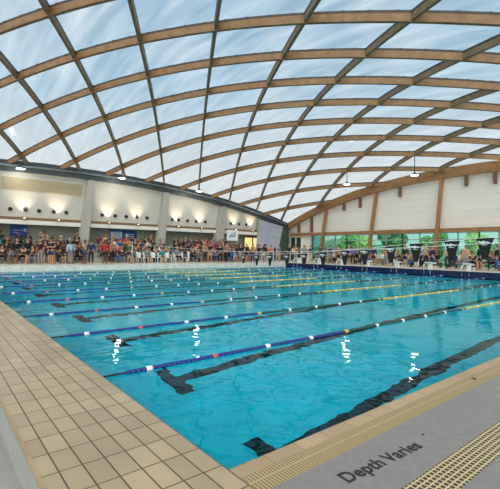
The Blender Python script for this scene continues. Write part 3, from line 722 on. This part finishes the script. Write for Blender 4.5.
# ------------------------------------------------------------------ people
SKINS = [mat('skin '+n, c, .55) for n, c in (('fair', lin(190, 142, 112)), ('tan', lin(170, 120, 90)), ('brown', lin(112, 76, 56)))]
EYE = mat('eye', lin(24, 20, 20), .3)
CLOTH = {n: mat('cloth '+n, lin(*c), .8) for n, c in {'black': (26, 26, 30), 'navy': (34, 44, 84), 'white': (226, 226, 224), 'grey': (128, 130, 134), 'red': (176, 42, 46), 'maroon': (104, 34, 48), 'teal': (48, 132, 138), 'tan': (190, 162, 122), 'pink': (222, 130, 150), 'blue': (44, 92, 170), 'green': (56, 98, 66), 'orange': (216, 124, 56), 'pale blue': (160, 196, 222)}.items()}
HAIRM = {n: mat('hair '+n, lin(*c), .6) for n, c in {'dark': (34, 26, 22), 'brown': (84, 58, 38), 'blond': (206, 170, 108), 'grey': (160, 158, 154)}.items()}
def skin_mesh(nodes, sub=1, root=0):
    """nodes: list of (pos, radius, parent)"""
    me = bpy.data.meshes.new('t'); me.from_pydata([n[0] for n in nodes], [(n[2], i) for i, n in enumerate(nodes) if n[2] is not None], [])
    o = bpy.data.objects.new('t', me); scene.collection.objects.link(o)
    md = o.modifiers.new('s', 'SKIN'); md.use_smooth_shade = True
    for i, n in enumerate(nodes):
        r = n[1]; me.skin_vertices[0].data[i].radius = r if isinstance(r, tuple) else (r, r)
        me.skin_vertices[0].data[i].use_root = (i == root)
    if sub:
        s = o.modifiers.new('u', 'SUBSURF'); s.levels = sub; s.render_levels = sub
    bpy.context.view_layer.update(); dg = bpy.context.evaluated_depsgraph_get()
    out = bpy.data.meshes.new_from_object(o.evaluated_get(dg)); bpy.data.objects.remove(o); bpy.data.meshes.remove(me)
    return out
def V(*a): return Vector(a)
def make_pose(name, hip, lean, legs, arms, headturn=0.0, build=1.0):
    """local front is -Y.  hip: height of pelvis; legs: per side (knee, ankle, toe); arms: per side (elbow, wrist)"""
    N = []
    def add(p, r, par): N.append((Vector(p), r, par)); return len(N)-1
    sp = V(0, -math.sin(lean), math.cos(lean))
    P0 = V(0, 0, hip)
    pel = add(P0, .125*build, None); wai = add(P0+sp*.17, .115*build, pel); che = add(P0+sp*.34, .135*build, wai); upc = add(P0+sp*.45, .105, che)
    nb = P0+sp*.53; hd = nb+V(0, -math.sin(lean)*.05, 0)
    nk = add(nb, .052, upc); nk2 = add(nb+V(0, -.012, .05), .05, nk)
    chin = add(hd+V(0, -.02, .10), .066, nk2); mid = add(hd+V(0, -.012, .165), .086, chin); top = add(hd+V(0, 0, .225), .07, mid)
    hc = hd+V(0, -.01, .165)
    sleeve = []; shorts = []
    for s, (el, wr), (kn, an, to) in ((-1, arms[0], legs[0]), (1, arms[1], legs[1])):
        sh = P0+sp*.45+V(s*.175, 0, 0)
        a0 = add(sh, .058, upc); a1 = add(el, .042, a0); w = add(wr, .029, a1)
        sleeve.append((sh, el, wr))
        d = (Vector(wr)-Vector(el)).normalized(); side = V(-s, 0, 0)
        side = (side-d*side.dot(d)).normalized(); nrm = d.cross(side)
        pm = add(Vector(wr)+d*.055, (.032, .022), w); pm2 = add(Vector(wr)+d*.085, (.034, .018), pm)
        for q, (off, L) in enumerate(((.027, .072), (.009, .082), (-.009, .076), (-.026, .06))):
            f0 = Vector(wr)+d*.10+side*off
            f1 = add(f0+d*L*.4, .0085, pm2); add(f0+d*L*.75+nrm*s*.02, .0075, f1)
        th = add(Vector(wr)+d*.05+side*.045, .011, pm); add(Vector(wr)+d*.085+side*.06, .0095, th)
        hp = P0+V(s*.09, 0, -.03)
        l0 = add(hp, .092*build, pel); l1 = add(kn, .056, l0); cf = add(Vector(kn)*.62+Vector(an)*.38+V(0, .012, 0), .052, l1); l2 = add(an, .036, cf)
        hl = add(Vector(an)+V(0, .02, -.045), .036, l2); add(to, .03, l2)
        shorts.append((hp, kn, an))
    body = skin_mesh(N)
    # face and ears
    bm = bmesh.new(); bm.from_mesh(body)
    R = Matrix.Translation(hc) @ Matrix.Rotation(headturn, 4, 'Z')
    for lx in (-.031, .031):
        r_ = bmesh.ops.create_uvsphere(bm, u_segments=6, v_segments=5, radius=.012, matrix=R @ Matrix.Translation((lx, -.078, .012)))
        for v in r_['verts']:
            for f in v.link_faces: f.material_index = 1
    bmesh.ops.create_cone(bm, segments=6, radius1=.016, radius2=.008, depth=.045, matrix=R @ Matrix.Translation((0, -.088, -.012)) @ Matrix.Rotation(.35, 4, 'X'))
    for lx in (-.086, .086): bmesh.ops.create_uvsphere(bm, u_segments=6, v_segments=5, radius=.022, matrix=R @ Matrix.Translation((lx, .005, 0)) @ Matrix.Diagonal((.5, 1, 1.4, 1)))
    r_ = bmesh.ops.create_uvsphere(bm, u_segments=8, v_segments=4, radius=.02, matrix=R @ Matrix.Translation((0, -.078, -.05)) @ Matrix.Diagonal((1.1, .35, .3, 1)))
    for v in r_['verts']:
        for f in v.link_faces: f.material_index = 1
    for f in bm.faces: f.smooth = True
    bm.to_mesh(body); bm.free()
    body.materials.clear(); body.materials.append(SKINS[0]); body.materials.append(EYE)
    # clothes: slightly larger skins on part of the same skeleton
    def garment(nodes): return skin_mesh(nodes)
    b0 = build
    T = [(P0+V(0, 0, -.05), .14*b0, None), (P0+sp*.17, .137*b0, 0), (P0+sp*.34, .155*b0, 1), (P0+sp*.46, .118, 2)]
    for (sh, el, wr) in sleeve:
        i0 = len(T); T.append((sh, .076, 3)); e_ = Vector(sh).lerp(Vector(el), .75); T.append((e_, .062, i0))
    shirt = garment(T)
    L = [(P0+sp*.17, .137*b0, None), (P0+sp*.34, .155*b0, 0), (P0+sp*.46, .118, 1)]
    L = [(P0+V(0, 0, -.05), .14*b0, None)]+[(p, r, (q-1 if q else 0)+ (1 if q else 0)) for q, (p, r, _) in enumerate(L)]
    for (sh, el, wr) in sleeve:
        i0 = len(L); L.append((sh, .076, 3)); L.append((Vector(el), .058, i0)); L.append((Vector(el).lerp(Vector(wr), .9), .044, i0+1))
    jacket = garment(L)
    S = [(P0+V(0, 0, .07), .132*b0, None), (P0, .14*b0, 0)]
    for (hp, kn, an) in shorts:
        i0 = len(S); S.append((hp, .108*b0, 1)); S.append((Vector(hp).lerp(Vector(kn), .8), .082, i0))
    short = garment(S)
    S = [(P0+V(0, 0, .07), .132*b0, None), (P0, .14*b0, 0)]
    for (hp, kn, an) in shorts:
        i0 = len(S); S.append((hp, .108*b0, 1)); S.append((Vector(kn), .072, i0)); S.append((Vector(kn).lerp(Vector(an), .9), .056, i0+1))
    trous = garment(S)
    # hair: short, long, cap
    hair = {}
    for kind in ('short', 'long', 'cap'):
        bm = bmesh.new()
        bmesh.ops.create_uvsphere(bm, u_segments=14, v_segments=10, radius=.101, matrix=Matrix.Translation(V(0, .012, .028)) @ Matrix.Diagonal((.93, 1.02, 1.0, 1)))
        cut = [v for v in bm.verts if (v.co.z < -.02 and v.co.y < .02) or v.co.z < (-.045) or (v.co.y < -.055 and v.co.z < .06)]
        bmesh.ops.delete(bm, geom=cut, context='VERTS')
        if kind == 'long':
            bm_tube(bm, [(0, .06, .02), (0, .095, -.06), (0, .09, -.16), (0, .08, -.24)], [.075, .075, .06, .025], 8)
        if kind == 'cap':
            bm_box(bm, (-.07, -.17, .062), (.07, -.06, .074))
        for f in bm.faces: f.smooth = True
        bmesh.ops.transform(bm, matrix=R, verts=bm.verts)
        bmesh.ops.solidify(bm, geom=bm.faces[:], thickness=.006)
        h = bpy.data.meshes.new('hair'); bm.to_mesh(h); bm.free(); h.materials.append(HAIRM['dark']); hair[kind] = h
    for g in (shirt, jacket, short, trous): g.materials.clear(); g.materials.append(CLOTH['black'])
    return dict(name=name, body=body, shirt=shirt, jacket=jacket, shorts=short, trousers=trous, hair=hair)
def seat_legs(spread=.1, d=.44, h=.5): return [(V(s*(.1+spread*.5), -d, h), V(s*(.1+spread*.4), -d+.02, .09), V(s*(.11+spread*.5), -d-.13, .035)) for s in (-1, 1)]
st_legs = [(V(s*.11, -.01, .50), V(s*.12, .02, .085), V(s*.135, -.12, .033)) for s in (-1, 1)]
wk_legs = [(V(-.10, -.12, .52), V(-.10, -.05, .09), V(-.11, -.18, .035)), (V(.10, .02, .50), V(.12, .2, .10), V(.13, .08, .034))]
HS = .52
POSES = {
 'seated with hands on knees': make_pose('sit', HS, .08, seat_legs(), [(V(-.25, -.08, HS+.2), V(-.17, -.33, HS+.1)), (V(.25, -.08, HS+.2), V(.17, -.33, HS+.1))]),
 'seated leaning forward': make_pose('lean', HS, .45, seat_legs(.2), [(V(-.25, -.33, HS+.13), V(-.08, -.50, HS+.14)), (V(.25, -.33, HS+.13), V(.08, -.50, HS+.14))], .3),
 'seated with one arm raised': make_pose('raise', HS, .05, seat_legs(.05), [(V(-.32, -.16, HS+.52), V(-.2, -.22, HS+.76)), (V(.25, -.06, HS+.2), V(.14, -.3, HS+.08))], -.4),
 'standing with arms down': make_pose('stand', .93, .0, st_legs, [(V(-.25, .03, 1.13), V(-.26, -.05, .89)), (V(.25, .03, 1.13), V(.26, -.05, .89))]),
 'standing with hand on hip': make_pose('hip', .93, .03, wk_legs, [(V(-.36, .05, 1.14), V(-.19, -.06, 1.0)), (V(.25, .02, 1.13), V(.27, -.07, .89))], .5),
 'standing with arms folded': make_pose('fold', .93, .0, st_legs, [(V(-.24, -.08, 1.13), V(.02, -.22, 1.18)), (V(.24, -.08, 1.13), V(-.02, -.235, 1.13))], -.3),
}
SIT = [k for k in POSES if k.startswith('seat')]; STD = [k for k in POSES if k.startswith('stand')]
people = []
def part(name, mesh, m, root, label=None):
    o = bpy.data.objects.new(name, mesh); scene.collection.objects.link(o); o.parent = root
    o.material_slots[0].link = 'OBJECT'; o.material_slots[0].material = m
    return o
def person(x, y, z, rz, pose, top, bottom, hairc, hairk, where, sk, topkind=None, botkind=None):
    p = POSES[pose]; topkind = topkind or rnd.choice(['shirt', 'jacket', 'jacket']); botkind = botkind or rnd.choice(['shorts', 'trousers', 'trousers'])
    root = thing('person', '', 'person', (x, y, z), rz)
    s = rnd.uniform(.95, 1.04); root.scale = (s, s, s)
    part('body', p['body'], SKINS[sk], root)
    if top: part(topkind, p[topkind], CLOTH[top], root)
    part(botkind, p[botkind], CLOTH[bottom], root)
    if hairk == 'cap': part('cap', p['hair']['cap'], CLOTH[hairc], root)
    else: part('hair', p['hair'][hairk], HAIRM[hairc], root)
    a = f'{top} {topkind}' if top else 'bare chest'
    people.append([root, f'person {pose}, {a}, {bottom} {botkind}', f'{hairc} {"cap" if hairk == "cap" else hairk+" hair"}', where])
TOPS = ['black']*30+['navy']*12+['white']*4+['grey']*3+['red']*2+['maroon']*3+['teal', 'tan', 'tan', 'pink', 'blue', 'blue', 'green', 'orange', 'pale blue']
BOTS = ['black']*6+['navy']*3+['grey']*2+['tan', 'white', 'blue']
def hairpick():
    k = rnd.choice(['short', 'short', 'long', 'long', 'cap'])
    return (rnd.choice(['white', 'black', 'navy', 'red']) if k == 'cap' else rnd.choice(['dark', 'dark', 'brown', 'brown', 'blond', 'grey'])), k
def bay(x): return 'in the leftmost bay' if x < 8.4 else 'in the second bay' if x < 15.4 else 'in the third bay' if x < 22 else 'near the white sign'
rown = ['front bench', 'second bench', 'third bench', 'top bench']
for r_, (y, z) in enumerate(rows):
    x = -1.0+.2*r_
    while x < 24.0:
        gap = (7.9 < x < 9.0) or (14.9 < x < 16.0)
        pr = .98 if r_ < 3 else (.35 if x < 3.5 else .55 if 4.8 < x < 7 else .85)
        if x > 22: pr *= .75
        if not gap and rnd.random() < pr:
            top = rnd.choice(TOPS)
            if 18.5 < x < 21 and r_ >= 2 and rnd.random() < .7: top = 'red'
            if 4.5 < x < 8 and r_ == 1 and rnd.random() < .5: top = 'maroon'
            h, k = hairpick()
            person(x, y, z-.42, rnd.uniform(-.3, .3), rnd.choice(SIT[:2]*3+SIT), top, rnd.choice(BOTS), h, k, f'on the {rown[r_]} {bay(x)}', rnd.choice([0, 0, 1, 2]))
        x += rnd.uniform(.54, .62)
# standing along the far deck
x = 2.6
while x < 24.5:
    if not (10.6 < x < 15.8):
        h, k = hairpick(); bare = rnd.random() < .14
        y = rnd.uniform(25.8, 28.0)
        if abs(x-10) < .4: x += .5
        person(x, y, .3, rnd.uniform(-1.2, 1.2), rnd.choice(STD), None if bare else rnd.choice(TOPS), rnd.choice(BOTS), h, k, f'on the far deck {bay(x)}', rnd.choice([0, 0, 1, 2]))
    x += rnd.uniform(.62, 1.0)
for x in chx[::2]:
    h, k = hairpick(); person(x, 27.88, .3, rnd.uniform(-.1, .1), SIT[0], rnd.choice(['white', 'grey', 'black', 'teal']), 'black', h, k, 'on a white plastic chair', 0)
# end deck
for (xx, z, nm) in ((28.2, .3, 'front end bench'), (29.6, .33, 'back end bench')):
    y = 6.3
    while y < 23.8:
        if not (11.5 < y < 12.3 or 17.7 < y < 18.5) and rnd.random() < .92:
            h, k = hairpick(); person(xx, y, z, -PI/2+rnd.uniform(-.3, .3), rnd.choice(SIT[:2]*2+SIT), rnd.choice(TOPS+['white']*14+['teal']*4), rnd.choice(BOTS), h, k, f'on the {nm}', rnd.choice([0, 0, 1]))
        y += rnd.uniform(.58, .72)
y = 7.0
while y < 25.5:
    h, k = hairpick(); bare = rnd.random() < .25
    person(rnd.uniform(26.3, 27.2), y, .3, -PI/2+rnd.uniform(-1, 1), rnd.choice(STD), None if bare else rnd.choice(TOPS+['white']*6), rnd.choice(BOTS), h, k, 'behind the starting blocks', rnd.choice([0, 0, 1]))
    y += rnd.uniform(.7, 1.2)
for k in range(11):
    h, kk = hairpick(); person(23.6+k*.7, rnd.uniform(27.2, 28.2), .3, rnd.uniform(-1, 1), rnd.choice(STD), rnd.choice(TOPS), rnd.choice(BOTS), h, kk, 'before the corner buttress' if k > 3 else 'on the far deck near the white sign', rnd.choice([0, 1]))
# labels: clothing first, then hair, then place, then count
from collections import Counter
c0 = Counter(p[1]+p[3] for p in people); c1 = Counter(p[1]+p[2]+p[3] for p in people); seen = Counter()
for p in people:
    if c0[p[1]+p[3]] == 1: l = f'{p[1]}, {p[3]}'
    elif c1[p[1]+p[2]+p[3]] == 1: l = f'{p[1]}, {p[2]}, {p[3]}'
    else:
        key = p[1]+p[2]+p[3]; l = f'{ORD[seen[key]]} {p[1]}, {p[2]} {p[3]}'; seen[key] += 1
    l = l.replace('seated leaning forward', 'leaning forward').replace(' near the white sign', ' near white sign').replace('standing with hand on hip', 'hand on hip').replace('seated with hands on knees', 'seated upright').replace('standing with arms down', 'standing').replace('standing with hand on hip', 'standing hand on hip').replace('standing with arms folded', 'standing arms folded').replace('seated with one arm raised', 'seated arm raised').replace('on the ', 'on ').replace('in the ', 'in ').replace('on a white', 'on white').replace('before the', 'before').replace('behind the', 'behind').replace('near the', 'near')
    p[0]['label'] = l
    p[0]['group'] = 'spectators and swimmers around the pool'
print('LONG', [p[0]['label'] for p in people if len(p[0]['label'].split()) > 16])
print('TEXTW', TEXTW)
print('PEOPLE', len(people), max(len(p[0]['label'].split()) for p in people), len(set(p[0]['label'] for p in people)))
